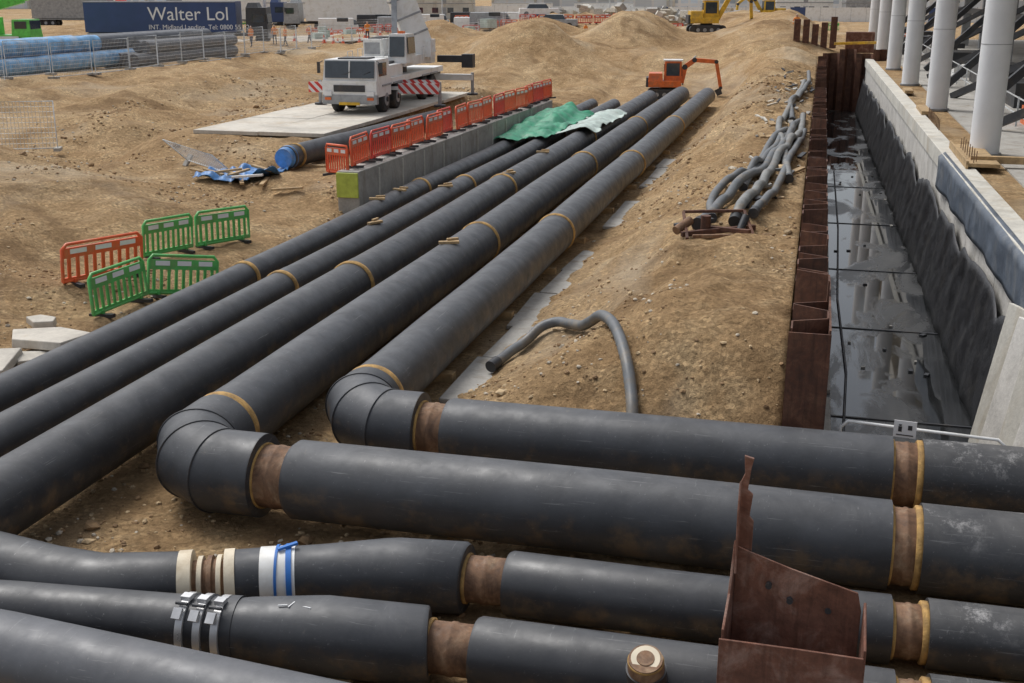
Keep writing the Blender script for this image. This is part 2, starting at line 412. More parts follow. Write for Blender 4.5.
mb.tube([(-6.74,10.85,zc),(-6.36,11.02,zc)],.26,'rust2',40)
for i in range(3):
    mb.tube([(-6.66+.1*i,10.885+.045*i,zc),(-6.61+.1*i,10.905+.045*i,zc)],.31,'cream' if i!=1 else 'rust2',40)
mb.tube([(-6.38,11.01,zc),(-6.27,11.06,zc)],.37,'cream',40)
mb.tube([(-6.27,11.06,zc),(-6.0,11.18,zc)],.355,'pipe2',40)
mb.tube([(-6.0,11.18,zc),(-5.62,11.33,zc)],.365,'white',40)
mb.tube([(-5.72,11.29,zc),(-5.66,11.315,zc)],.385,'bluestrap',40)
mb.tube([(-5.83,11.25,zc),(-5.80,11.26,zc)],.38,'bluestrap',40)
mb.beam((-5.78,11.2,zc+.39),(-5.6,11.36,zc+.42),.05,.03,'bluestrap')
mb.tube([(-5.63,11.32,zc),(-5.3,11.45,zc),(-4.6,11.65,zc),(-4.45,11.68,zc),(-3.66,11.78,zc),(-3.62,11.78,zc)],[.355,.36,.42,.43,.43,.40],'pipe2',48)
bare(mb,(-3.64,11.78,zc),(-3.1,11.8,zc),.28)
mb.tube([(-3.12,11.8,zc),(-3.08,11.8,zc),(-1,11.8,zc),(1.2,11.85,zc)],[.36,.38,.38,.38],'pipe',48)
bare(mb,(1.18,11.85,zc),(1.6,11.87,zc),.3,True)
mb.tube([(1.58,11.87,zc),(4,11.9,zc),(9,12,zc)],.38,'pipew',48)
mb.build('district_heating_pipe')
mb=MB()
mb.tube([(-12,9.4,zc-.1),(-8.4,9.75,zc),(-6.5,9.95,zc),(-5.9,10.03,zc)],.34,'pipe',40)
for i in range(3):
    x=-6.3+.2*i; mb.tube([(x,9.97+.02*i,zc),(x+.08,9.98+.02*i,zc)],.372,'sil',40)
    mb.box((x+.045,9.95,zc+.38),(.11,.1,.05),'sil'); mb.box((x+.045,9.72,zc+.30),(.1,.12,.04),'sil',Matrix.Rotation(rad(45),3,'X')); mb.cyl((x-.02,9.82,zc+.37),(x+.12,9.82,zc+.37),.02,'dark',8)
mb.tube([(-5.92,10.03,zc),(-5.7,10.06,zc)],.36,'pipe2',40)
mb.tube([(-5.72,10.05,zc),(-5.6,10.06,zc),(-4.9,10.15,zc),(-4.75,10.17,zc),(-3.62,10.24,zc),(-3.58,10.25,zc)],[.34,.36,.42,.43,.43,.4],'pipe2',48)
bare(mb,(-3.6,10.25,zc),(-3.05,10.27,zc),.28)
mb.tube([(-3.07,10.27,zc),(-3.03,10.27,zc),(-1,10.3,zc),(1.15,10.32,zc)],[.36,.38,.38,.38],'pipe',48)
bare(mb,(1.13,10.32,zc),(1.5,10.33,zc),.3,True)
mb.tube([(1.48,10.33,zc),(4,10.4,zc),(9,10.4,zc)],.38,'pipew',48)
for (x,y,dx,dy) in ((-5.2,10.0,.1,.02),(-5.08,10.0,.03,.1),(-4.95,10.05,.12,-.03)): mb.beam((x,y,zc+.395),(x+dx,y+dy,zc+.405),.012,.012,'white2')
mb.tube([(-1.2,10.0,zc+.1),(-1.2,9.82,zc+.34),(-1.2,9.8,zc+.40)],[.2,.2,.2],'pipe',32)
mb.tube([(-1.2,9.8,zc+.38),(-1.2,9.77,zc+.46),(-1.2,9.75,zc+.5),(-1.2,9.73,zc+.55)],[.18,.18,.165,.165],'rust2',32)
mb.tube([(-1.2,9.75,zc+.5),(-1.2,9.745,zc+.52)],[.178,.178],'ring',32)
mb.tube([(-1.2,9.731,zc+.548),(-1.2,9.727,zc+.556)],[.145,.14],'cream',32)
mb.tube([(-1.2,9.728,zc+.553),(-1.2,9.724,zc+.562)],[.09,.085],'rust2',24)
mb.build('district_heating_pipe')
mb=MB()
mb.tube([(-14,9.05,.62),(-7.7,8.72,.66),(-3.9,8.4,.66),(0,8.1,.66),(3,7.9,.66)],.44,'pipeg',56)
mb.tube([(-7.3,8.42,1.0),(-6.6,8.36,1.003),(-5.8,8.3,1.0)],.004,'white2',4)
mb.build('insulated_pipe')
mb=MB()
for y in (20,24.5,29,33,38,43,48,53,58,63,68,73):
    mb.box((-10,y,.06),(7.3,.25,.22),'wood')
for x in (-4.5,-1.5,2.5):
    mb.box((x,12.7,.04),(.25,7.2,.2),'wood')
mb.build('timber_sleepers',bevel=.01)
for (x,y,z,a) in ((-13.2,33.8,.9,.2),(-13.1,35.6,.9,-.3),(-11.8,36.5,.93,.5),(-10.1,43.5,1.22,.1),(-10.0,38,1.22,.8),(-8.5,26.5,1.26,.4),(-11.8,30,.93,1.1)):
    mb=MB(); mb.box((0,0,0),(.5,.12,.07),'wood'); mb.box((.1,.1,.06),(.3,.08,.06),'wood',Matrix.Rotation(.3,3,'Z')); mb.build('timber_wedge',(x,y,z),a,bevel=.01)
mb=MB()
y=18.6
for i in range(12):
    l=random.uniform(1.9,3.2); w=random.uniform(.75,1.05)
    if i not in (5,8):
        mb.box((-5.72-random.uniform(0,.12),y+l/2,.05+random.uniform(0,.05)),(w,l,.1),'conc',Matrix.Rotation(random.uniform(-.05,.05),3,'Z')@Matrix.Rotation(random.uniform(-.05,.05),3,'Y'))
    y+=l+random.choice([.02,.05,.4])
mb.build('concrete_paving_strip',bevel=.02)
# ------------------------------------------------------------------ sheet pile wall
def sheetpile(name,x0,x1,y0,y1,zt,zb,pitch=1.4):
    mb=MB(); pts=[];y=y0;pn=0
    while y<y1:
        pts+= [(x0,y),(x0,y+pitch*.3),(x1,y+pitch*.48),(x1,y+pitch*.8)]
        q=[(x0,y+pitch*.3,1.9),(x1,y+pitch*.48,1.75),(x1,y+pitch*.8,1.75),(x0,y+pitch,1.9)]; mb.add(q,[(0,1,2,3)],'soil')
        y+=pitch
    for (a,b),i in zip(zip(pts,pts[1:]),range(9999)):
        pn=i//2; h=zt+.06*math.sin(pn*2.3)+(.2 if pn%9==3 else 0)+.04*math.sin(pn*5.1)
        d=Vector((b[0]-a[0],b[1]-a[1],0)); n=Vector((-d.y,d.x,0)).normalized()*.014
        q=[Vector((a[0],a[1],0)),Vector((b[0],b[1],0))]
        vs=[q[0]-n,q[1]-n,q[1]+n,q[0]+n]
        allv=[(v.x,v.y,zb) for v in vs]+[(v.x,v.y,h) for v in vs]
        mb.add(allv,[(3,2,1,0),(4,5,6,7),(0,1,5,4),(1,2,6,5),(2,3,7,6),(3,0,4,7)],'rust')
    return mb.build(name)
sheetpile('sheet_pile_wall',-.11,.42,16.9,91,2.4,-1.7)
mb=MB()
mb.box((.16,16.86,.3),(.62,.03,4.1),'rust'); mb.box((.45,18.6,.3),(.03,3.4,4.2),'rust')
mb.build('sheet_pile_end_plate')
mb=MB()
pts=[];x=.2
while x<4.0: pts+=[(x,91.3),(x+.4,91.3),(x+.6,91.8),(x+1.0,91.8)];x+=1.2
for i,(a,b) in enumerate(zip(pts,pts[1:])):
    h=2.7+.3*(i//4%2)
    mb.add([(a[0],a[1],-1.6),(b[0],b[1],-1.6),(b[0],b[1],h),(a[0],a[1],h)],[(0,1,2,3)],'rust')
mb.build('sheet_pile_end_wall')
mb=MB()
for i in range(5):
    mb.box((-1.9+i*.7,97,3.4+random.random()*.6),(.5,.5,2.4),'rust')
mb.box((3,99,3.2),(2.2,1.2,1.6),'rustr'); mb.box((5.4,101,3.0),(1.6,1.2,1.4),'rust'); mb.beam((1,96,3.2),(4.6,96.5,3.3),.2,.2,'yellow')
mb.build('rusty_pile_stack',bevel=.02)
# ------------------------------------------------------------------ channel
mb=MB()
mb.box((2.1,54.3,-1.56),(3.4,75.0,.12),'wet'); mb.build('channel_floor')
mb=MB()
y=17
for i in range(26):
    mb.box((.68,y+1.2,-1.46),(.2,2.3,.1),'conc'); y+=2.8
mb.build('channel_kerb',bevel=.02)
mb=MB()
for i in range(26):
    y=random.uniform(17,60); x=random.uniform(1,3.4); l=random.choice([.08,.12,.2])
    mb.box((x,y,-1.48),(random.uniform(.04,.12),l,.04),random.choice(['dark','dark','conc']),Matrix.Rotation(random.uniform(-.6,.6),3,'Z'))
mb.tube([(1.1,17.5,-1.46),(1.0,22,-1.46),(1.15,27,-1.46),(1.02,34,-1.46),(1.15,45,-1.46),(1.1,60,-1.46)],.03,'dark',8)
for y in (24,31,38,46,55,66): mb.box((2.1,y,-1.492),(3.2,.06,.03),'dark')
mb.build('channel_debris')
mb=MB()
ysn=[17+i*2.5 for i in range(31)]
for a,b in zip(ysn,ysn[1:]):
    xa=WX(a);xb=WX(b)
    vs=[(xa,a+.04,-1.6),(xb,b,-1.6),(xb+.35,b,-1.6),(xa+.35,a+.04,-1.6),(xa,a+.04,1.75),(xb,b,1.75),(xb+.35,b,1.75),(xa+.35,a+.04,1.75)]
    mb.add(vs,[(3,2,1,0),(4,5,6,7),(0,1,5,4),(1,2,6,5),(2,3,7,6),(3,0,4,7)],'concw')
vs=[(WX(17)-.08,17,1.75),(WX(92)-.08,92,1.75),(WX(92)+.5,92,1.75),(WX(17)+.5,17,1.75),(WX(17)-.08,17,2.3),(WX(92)-.08,92,2.3),(WX(92)+.5,92,2.3),(WX(17)+.5,17,2.3)]
mb.add(vs,[(3,2,1,0),(4,5,6,7),(0,1,5,4),(1,2,6,5),(2,3,7,6),(3,0,4,7)],'concl')
mb.box((4.35,16.95,-.2),(1.0,.2,3.6),'concw')
mb.build('retaining_wall',bevel=.015)
def sheet(name,fn,nu,nv,k,thick=0):
    vs=[fn(i/nu,j/nv) for j in range(nv+1) for i in range(nu+1)]
    fs=[(j*(nu+1)+i,j*(nu+1)+i+1,(j+1)*(nu+1)+i+1,(j+1)*(nu+1)+i) for j in range(nv) for i in range(nu)]
    mb=MB(); mb.add(vs,fs,k,True); o=mb.build(name)
    md=o.modifiers.new('s','SOLIDIFY'); md.thickness=.012; return o
def fm(u,v):
    y=23.0+u*67; sag=abs(math.sin(y*.5+.6*nz(y,0,4,2)))**.6
    top=.5+.5*sag+.18*nz(y,0,1.2,5)+.22*nz(y,0,6,3)
    z=-1.48+(top+1.48)*v
    x=WX(y)-.55+.4*v+.05*nz(y,z,.9,2)+.02*math.sin(y*3.4+z*1.3)
    return (x,y,z)
sheet('waterproof_membrane',fm,460,10,'membr')
def fm2(u,v):
    y=18.5+u*20; bot=1.3+.1*nz(y,0,1.5,8)
    z=bot+(2.33-bot)*v; x=WX(y)-.15-.04*nz(y,z,.8,2)-.04*(1-v)*math.sin(y*1.7)
    if v>.97: x=WX(y)+.02; z=2.34
    return (x,y,z)
sheet('slate_blue_sheeting',fm2,150,8,'slate')
for i,(y,dx) in enumerate(((19.0,.0),(20.2,.1),(21.4,.05),(22.4,.1))):
    mb=MB(); mb.beam((WX(y)-.8+dx,y,-1.45),(WX(y)-.22,y+.2,1.5),.62,.09,'concl' if i%2 else 'concw'); mb.build('leaning_concrete_panel',bevel=.015)
mb=MB()
mb.box((4.75,37.5,2.40),(.9,4.6,.1),'wood'); mb.box((4.3,37.5,2.42),(.06,4.8,.22),'wood'); mb.box((5.3,36.2,2.45),(1.6,.25,.2),'wood')
for i in range(14): mb.cyl((4.5+.1*(i%2),35.4+i*.28,2.4),(4.5+.1*(i%2),35.4+i*.28,2.75),.014,'rust2',6)
for i in range(10): mb.cyl((4.4,45+i*.5,2.3),(4.4,45+i*.5,2.7),.02,'rust2',6)
mb.box((4.4,52,2.38),(.4,3,.14),'wood'); mb.box((4.4,62,2.38),(.4,2,.14),'wood')
mb.build('timber_formwork')
# ------------------------------------------------------------------ building on the right
col=MB()
col.cyl((0,0,-.1),(0,0,14),.45,'offwhite',40); col.tube([(0,0,0),(0,0,.08)],.52,'grey',40)
for z in (3.4,6.8): col.tube([(0,0,z),(0,0,z+.02)],.456,'grey',40)
me=None
for y in (24,39.2,53.9,68.1,81.5,95.2,109):
    x=5.25-.012*(y-39)
    if me is None: o=col.build('white_column',(x,y,2.2)); me=o.data
    else: place(me,'white_column',(x,y,2.2))
b=MB()
b.box((26,75,2.14),(41,116,.16),'conc')
b.box((24,75,13.6),(36,120,1.2),'concl')
b.box((22,75,6.5),(.6,110,9),'fac2')
for i in range(9):
    y=24+i*13.5
    b.box((13,y,7.5),(.7,.7,11),'grey')
    b.beam((6.6,y+2,2.3),(12.6,y+2.5,8.2),.3,.35,'dark'); b.beam((6.3,y+9,2.3),(12.4,y+3,6.2),.28,.3,'dark')
    b.box((9.5,y+6,2.75),(2.2,3.4,1.1),'dark'); b.box((10.6,y+1,2.6),(1.5,2,.9),'concl'); b.box((8.4,y+11,2.55),(1.2,1.6,.7),'orangep' if i%3==1 else 'white')
for z in (5.4,9.2): b.box((13,75,z),(.5,110,.45),'dark')
for i in range(22): b.box((7.3,26+i*4.2,2.85),(.06,.06,1.1),'galv')
for z in (2.75,3.35): b.box((7.3,70,z),(.04,90,.04),'galv')
b.build('terminal_building')
# ------------------------------------------------------------------ railing with sign
mb=MB()
zt=.98
mb.tube([(.72,17.0,-.6),(.72,17.0,zt-.1),(.82,17.0,zt),(2.9,16.75,zt),(3.02,16.74,zt-.1),(3.02,16.74,-.6)],.025,'white',10)
mb.cyl((.72,17,.5),(3.02,16.74,.5),.018,'white',8)
mb.build('guard_rail')
mb=MB(); mb.box((0,0,0),(.32,.012,.26),'white2')
mb.box((-.07,-.009,.0),(.05,.006,.08),'dark'); mb.box((.07,-.009,.03),(.06,.006,.07),'dark')
mb.box((0,-.009,-.09),(.24,.006,.015),'dark'); mb.tube([(-.07,-.012,.075),(-.07,-.014,.055)],.02,'dark',8)
mb.build('warning_sign',(1.62,16.80,1.0),rad(-7))
# ------------------------------------------------------------------ upright rusty section at front
mb=MB()
def plate(p,th,k,off):
    off=Vector(off)*th; a=[Vector(q) for q in p]; n=len(a)
    vs=a+[q+off for q in a]
    mb.add(vs,[tuple(range(n))[::-1],tuple(range(n,2*n))]+[(i,(i+1)%n,n+(i+1)%n,n+i) for i in range(n)],k)
plate([(-.42,10.0,0),(.72,9.86,0),(.74,9.86,1.75),(.70,9.86,1.93),(.1,9.93,2.06),(-.30,9.99,2.16),(-.42,10.0,2.2)],.025,'rustr',(0,1,0))
plate([(-.46,9.45,0),(-.42,10.02,0),(-.42,10.02,2.25),(-.44,9.8,1.8),(-.46,9.45,1.62)],.025,'rustr',(-1,0,0))
plate([(.76,9.4,0),(.755,9.86,0),(.755,9.86,1.85),(.76,9.4,1.62)],.025,'rustr',(1,0,0))
plate([(-.50,9.42,0),(.76,9.32,0),(.76,9.32,1.6),(.2,9.37,1.58),(-.5,9.42,1.55)],.025,'rustr',(0,-1,0))
plate([(-.42,10.05,2.1),(-.28,10.03,2.1),(-.28,10.03,2.45),(-.32,10.03,2.5),(-.30,10.03,2.72),(-.35,10.03,2.76),(-.33,10.03,2.98),(-.31,10.03,3.08),(-.40,10.04,3.1),(-.385,10.04,2.92),(-.43,10.05,2.8),(-.42,10.05,2.6)],.035,'rustr',(0,1,0))
plate([(-.41,10.02,2.1),(-.40,9.82,2.0),(-.41,9.92,2.6),(-.41,10.03,2.85)],.02,'rustr',(-1,0,0))
for (x,z) in ((-.1,1.88),(.1,1.75),(.45,1.7)): mb.cyl((x,9.93,z),(x,9.88,z),.03,'dark',12)
mb.build('rusty_sheet_pile',bevel=.006)
# ------------------------------------------------------------------ hoses
def catmull(p,n=8):
    p=[Vector(q) for q in p]; p=[p[0]*2-p[1]]+p+[p[-1]*2-p[-2]]; out=[]
    for i in range(1,len(p)-2):
        for j in range(n):
            t=j/n; a,b_,c,d=p[i-1:i+3]
            out.append(.5*((2*b_)+(c-a)*t+(2*a-5*b_+4*c-d)*t*t+(3*b_-a-3*c+d)*t**3))
    out.append(p[-2]); return out
def hose(name,xy,r,k,lift=0):
    pts=catmull([(x,y,0) for x,y in xy],10)
    P=[(q.x,q.y,max(Hh(q.x+.1,q.y),Hh(q.x-.1,q.y),Hh(q.x,q.y))+r+lift*math.sin(math.pi*i/len(pts))) for i,q in enumerate(pts)]
    P=catmull(P[::3]+[P[-1]],8)
    rr=[r*(1+.09*(i%2)) for i in range(len(P))]
    mb=MB(); mb.tube(P,rr,k,14); mb.tube([P[0],P[0]+(P[0]-P[1]).normalized()*.25],r*1.25,'dark',14); return mb.build(name)
hose('suction_hose',[(-5.6,20.4),(-5.3,21.2),(-4.7,21.6),(-4.0,20.7),(-3.2,19.2),(-2.6,17.6),(-2.4,16.7)],.095,'hose',.06)
hose('suction_hose',[(-2.4,26.5),(-2.15,28.2),(-1.8,31),(-1.3,35),(-.9,40),(-.8,46)],.12,'hose',.08)
hose('suction_hose',[(-1.6,26.8),(-1.45,28.5),(-1.25,31),(-1.1,35),(-.8,39),(-.5,44),(-.5,50)],.12,'hose2',.1)
hose('suction_hose',[(-2.2,27.2),(-2.4,29.5),(-2.1,32),(-1.6,34.5),(-1.2,38),(-1.0,42)],.1,'hose',.1)
hose('suction_hose',[(-1.2,27.2),(-1.0,29),(-.8,32),(-.7,36),(-.5,40),(-.35,45)],.1,'hose',.1)
hose('suction_hose',[(-.6,33),(-.9,38),(-1.2,42),(-1.3,46),(-1.1,50),(-1.0,56),(-.7,64)],.11,'hose2',.05)
hose('suction_hose',[(-1.7,31),(-1.5,36),(-1.3,40),(-.9,44),(-.6,48)],.1,'hose',.1)
hose('suction_hose',[(-.9,48),(-1.1,53),(-.8,58),(-.5,66),(-.6,74)],.11,'hose',.1)
mb=MB()
mb.beam((-.8,-.3,.1),(.7,.2,.16),.1,.1,'rust');mb.beam((-.5,.4,.12),(.5,-.5,.2),.09,.09,'rust');mb.beam((-.9,.1,.2),(-.1,.5,.25),.12,.06,'dark')
mb.cyl((-.3,0,.1),(-.3,0,.42),.1,'rust',12);mb.cyl((.35,-.1,.1),(.5,.1,.4),.08,'dark',12);mb.beam((-.6,-.5,.1),(.2,-.4,.1),.07,.07,'rust2')
mb.cyl((-.9,-.2,.15),(-.6,.1,.3),.09,'rust2',12)
mb.beam((-.7,-.5,.05),(-.7,.5,.4),.06,.06,'rust'); mb.beam((.6,-.5,.05),(.5,.4,.45),.06,.06,'rust'); mb.beam((-.7,.5,.4),(.5,.4,.45),.06,.06,'rust')
mb.build('pump_strainer_frame',(-1.9,26.2,Hh(-1.9,26.2)-.02),.2,1.15,bevel=.01)
mb=MB()
for i in range(100):
    a=random.random()*3; x=random.uniform(-.9,.9)*1.0; y=random.uniform(-11,36)
    zz=Hh(-1.2+x,38+y)-0
    mb.beam((x,y,zz+.04),(x+random.uniform(.1,.6)*math.cos(a),y+random.uniform(.2,.8)*math.sin(a),zz+.06+random.random()*.1),random.uniform(.05,.22),.06,random.choice(['wood','conc','dark','hose','concl','stone2','stone1','stone3']))
mb.build('bank_debris',(-1.2,38,0))
# ------------------------------------------------------------------ safety barriers
def barrier_mesh(k):
    mb=MB(); w=2.0;h=1.0
    fr=[(-w/2,0,.12),(-w/2,0,h-.12),(-w/2+.12,0,h),(w/2-.12,0,h),(w/2,0,h-.12),(w/2,0,.12),(-w/2,0,.12)]
    mb.tube(fr,.04,k,8)
    mb.box((0,0,.82),(w-.04,.05,.18),k)
    for x in (-.62,0,.62): mb.box((x,-.03,.82),(.40,.012,.11),'white2'); mb.box((x,.03,.82),(.40,.012,.11),'white2')
    for i in range(9): mb.box((-.84+i*.21,0,.44),(.075,.035,.6),k)
    mb.box((0,0,.70),(w,.04,.06),k); mb.box((0,0,.17),(w,.04,.07),k)
    for x in (-.72,.72):
        mb.box((x,0,.04),(.12,.6,.08),'dark'); mb.box((x,0,.1),(.07,.12,.12),k)
    o=mb.build('safety_barrier'); me=o.data; bpy.data.objects.remove(o); return me
BR=barrier_mesh('red'); BG=barrier_mesh('green'); BO=barrier_mesh('orange')
def barr(me,a,b,tilt=0,zoff=0,z=None):
    c=((a[0]+b[0])/2,(a[1]+b[1])/2); ang=math.atan2(b[1]-a[1],b[0]-a[0])
    if z is None: za=Hh(*a,False);zb=Hh(*b,False); zz=(za+zb)/2; roll=math.atan2(zb-za,math.dist(a,b))
    else: zz=z;roll=0
    o=place(me,'safety_barrier',(c[0],c[1],zz+zoff),(tilt,-roll,ang)); o.scale=(math.dist(a,b)/2.05,1,1.0); return o
barr(BO,(-16.6,22.4),(-15.8,24.5),.07)
barr(BG,(-14.8,20.9),(-14.7,22.9),-.05)
barr(BG,(-16.4,25.5),(-15.9,27.1),.04)
barr(BG,(-15.85,27.2),(-15.25,29.1),-.03)
barr(BG,(-14.75,22.9),(-13.8,24.5),-.12)
BX=lambda y:-14.5+.03*(y-34.6)
y=34.7
for i in range(15):
    me=BR if i%4==1 else BO; l=1.72
    barr(me,(BX(y)+random.uniform(-.12,.12),y),(BX(y+l)+random.uniform(-.12,.12),y+l),random.uniform(-.07,.07),0,1.66); y+=l+random.uniform(.0,.08)
barr(BO,(-15.4,35.0),(-14.45,34.6),0,0,1.4)
mb=MB()
for i in range(5):
    a=34.3+i*5.2;b_=a+5.16
    xa=-14.0+.02*(a-34);xb=-14.0+.02*(b_-34)
    vs=[(xa-.75,a,.1),(xa,a,.1),(xb,b_,.1),(xb-.75,b_,.1)]; vs+=[(v[0],v[1],1.64) for v in vs]
    mb.add(vs,[(3,2,1,0),(4,5,6,7),(0,1,5,4),(1,2,6,5),(2,3,7,6),(3,0,4,7)],'conc')
mb.box((-14.38,34.26,1.2),(.75,.06,.8),'lime')
for i in range(11):
    y=36+i*2.2; mb.box((-14.0+.02*(y-34)+.01,y,.9),(.05,.08,1.3),'concl')
mb.build('concrete_beam_wall',bevel=.02)
mb=MB()
yy=42.2
for i in range(4):
    for j in range(2):
        mb.box((-22.9+j*2.9,yy+2.5,1.72+.01*((i+j)%2)),(2.86,4.95,.16),'padc',Matrix.Rotation(.012*(i-j),3,'Z'))
    yy+=5
mb.build('crane_pad',bevel=.02)
mb=MB(); mb.tube([(-18.25,38,1.45),(-17.8,45,1.4),(-17.3,52,1.4)],.41,'pipe2',40); mb.tube([(-18.27,37.78,1.45),(-18.25,38.15,1.45)],[.34,.425],'tarpblue',40)
ring(mb,(-18.2,38.6,1.45),(0,1,0),.42,.12); mb.build('insulated_pipe')
mb=MB()
for y in (39,45,50): mb.box((-17.9,y,.98),(1.4,.25,.2),'wood')
mb.build('timber_sleepers')
# ------------------------------------------------------------------ crane
def wheel(mb,x,y,z,r,w):
    s_=1 if x>0 else -1
    mb.tube([(x-w/2,y,z),(x-w/2+.05,y,z),(x+w/2-.05,y,z),(x+w/2,y,z)],[r*.88,r,r,r*.88],'blacktyre',28)
    mb.cyl((x+s_*(w/2-.02),y,z),(x+s_*(w/2+.03),y,z),r*.5,'grey',20); mb.cyl((x+s_*(w/2),y,z),(x+s_*(w/2+.09),y,z),r*.2,'dark',12)
mb=MB()
mb.box((0,6.3,1.0),(2.0,12.2,.5),'dark'); mb.box((0,6.6,1.38),(2.6,10.5,.28),'white')
for y in (1.5,3.3,8.3,9.9):
    for x in (-1.08,1.08):
        wheel(mb,x,y,.6,.6,.42); mb.box((x*1.02,y,1.27),(.5,1.4,.08),'grey')
mb.box((0,1.1,1.15),(2.62,2.2,.75),'white'); mb.box((0,1.15,1.98),(2.62,2.1,.95),'white',None,.95,.86)
mb.box((0,.10,.68),(2.62,.3,.42),'grey'); mb.box((0,-.02,1.18),(1.5,.06,.3),'dark')
mb.box((0,.120,2.02),(2.36,.05,.76),'glass',Matrix.Rotation(rad(-9),3,'X')); mb.box((0,.085,2.02),(.06,.05,.78),'white',Matrix.Rotation(rad(-9),3,'X'))
for x in (-1,1):
    mb.box((x*1.305,1.0,2.0),(.03,1.1,.6),'glass'); mb.box((x*1.02,-.06,.95),(.36,.06,.2),'white2'); mb.box((x*1.02,-.08,.72),(.3,.05,.12),'orangep')
    mb.box((x*1.5,.15,2.1),(.12,.12,.5),'dark'); mb.cyl((x*1.3,.2,2.4),(x*1.5,.1,2.3),.02,'dark',6)
mb.box((0,1.15,2.48),(1.4,1.2,.08),'dark'); mb.box((.0,-.06,.5),(1.0,.05,.13),'yellow')
mb.cyl((-.5,.09,1.7),(.1,.02,1.95),.015,'dark',6); mb.cyl((.5,.09,1.7),(1.0,.02,1.95),.015,'dark',6)
mb.box((0,3.6,1.8),(2.3,2.2,.55),'white'); mb.box((0,3.6,2.12),(1.6,1.7,.14),'dark')
for y in (4.4,11.3):
    mb.box((0,y,.95),(6.3,.34,.32),'white')
    for x in (-3.1,3.1):
        mb.cyl((x,y,.1),(x,y,1.2),.09,'grey',12); mb.cyl((x,y,0),(x,y,.1),.3,'dark',16)
mb.box((-2.3,2.75,1.0),(1.5,.06,.5),'hazard'); mb.box((2.5,2.75,1.0),(2.0,.06,.5),'hazard'); mb.box((0,2.8,1.0),(4.6,.12,.16),'white')
mb.box((2.2,4.2,1.05),(1.9,.06,.5),'hazard')
mb.cyl((0,6.3,1.5),(0,6.3,1.9),.85,'dark',28)
mb.box((0,7.0,2.1),(2.5,4.4,.45),'white'); mb.box((-.75,7.4,2.7),(.95,3.2,.9),'white'); mb.box((-.75,5.78,2.7),(.8,.04,.55),'grey')
mb.box((.95,5.3,2.75),(.95,1.7,1.4),'white',None,.9,.85); mb.box((.95,4.49,2.85),(.75,.05,.95),'glass',Matrix.Rotation(rad(-7),3,'X')); mb.box((1.44,5.3,2.9),(.04,1.2,.8),'glass',Matrix.Rotation(rad(-3),3,'Y'))
mb.box((0,9.6,2.35),(2.7,.9,1.1),'white'); mb.box((0,10.15,2.3),(2.5,.3,.9),'dark')
for i in range(4): mb.box((-.75,6.3+i*.6,3.18),(.7,.25,.06),'dark')
mb.box((.95,5.3,3.5),(.3,.3,.14),'orangep')
P0=Vector((.9,8.8,2.6));P1=Vector((-2.6,7.2,12.5)); d=(P1-P0).normalized()
mb.beam(P0-d*.4,P0+d*6,1.15,1.3,'white'); mb.beam(P0+d*5.9,P0+d*11,.95,1.1,'offwhite'); mb.beam(P0+d*10.9,P0+d*16,.75,.85,'white')
mb.beam((.3,6.2,2.2),P0+d*3.6,.28,.3,'grey'); mb.box(tuple(P0),(1.4,.9,.9),'white')
q=d.to_track_quat('X','Z').to_matrix()
for i in range(6): mb.box(tuple(P0+d*(.8+i*.95)),(.1,1.22,1.36),'grey',q)
mb.box((2.4,9.9,2.0),(1.7,.35,.35),'dark'); mb.box((3.2,10.0,1.9),(.6,.6,.7),'dark')
for x,y in ((-.9,2.5),(.9,2.5),(-1.25,5.0),(1.25,7.9)): mb.tube([(x,y,2.0),(x,y,2.7),(x,y+.7,2.7),(x,y+.7,2.0)],.02,'galv',6)
mb.build('mobile_crane',(-20.4,49.3,1.8),rad(3),.98,bevel=.03)
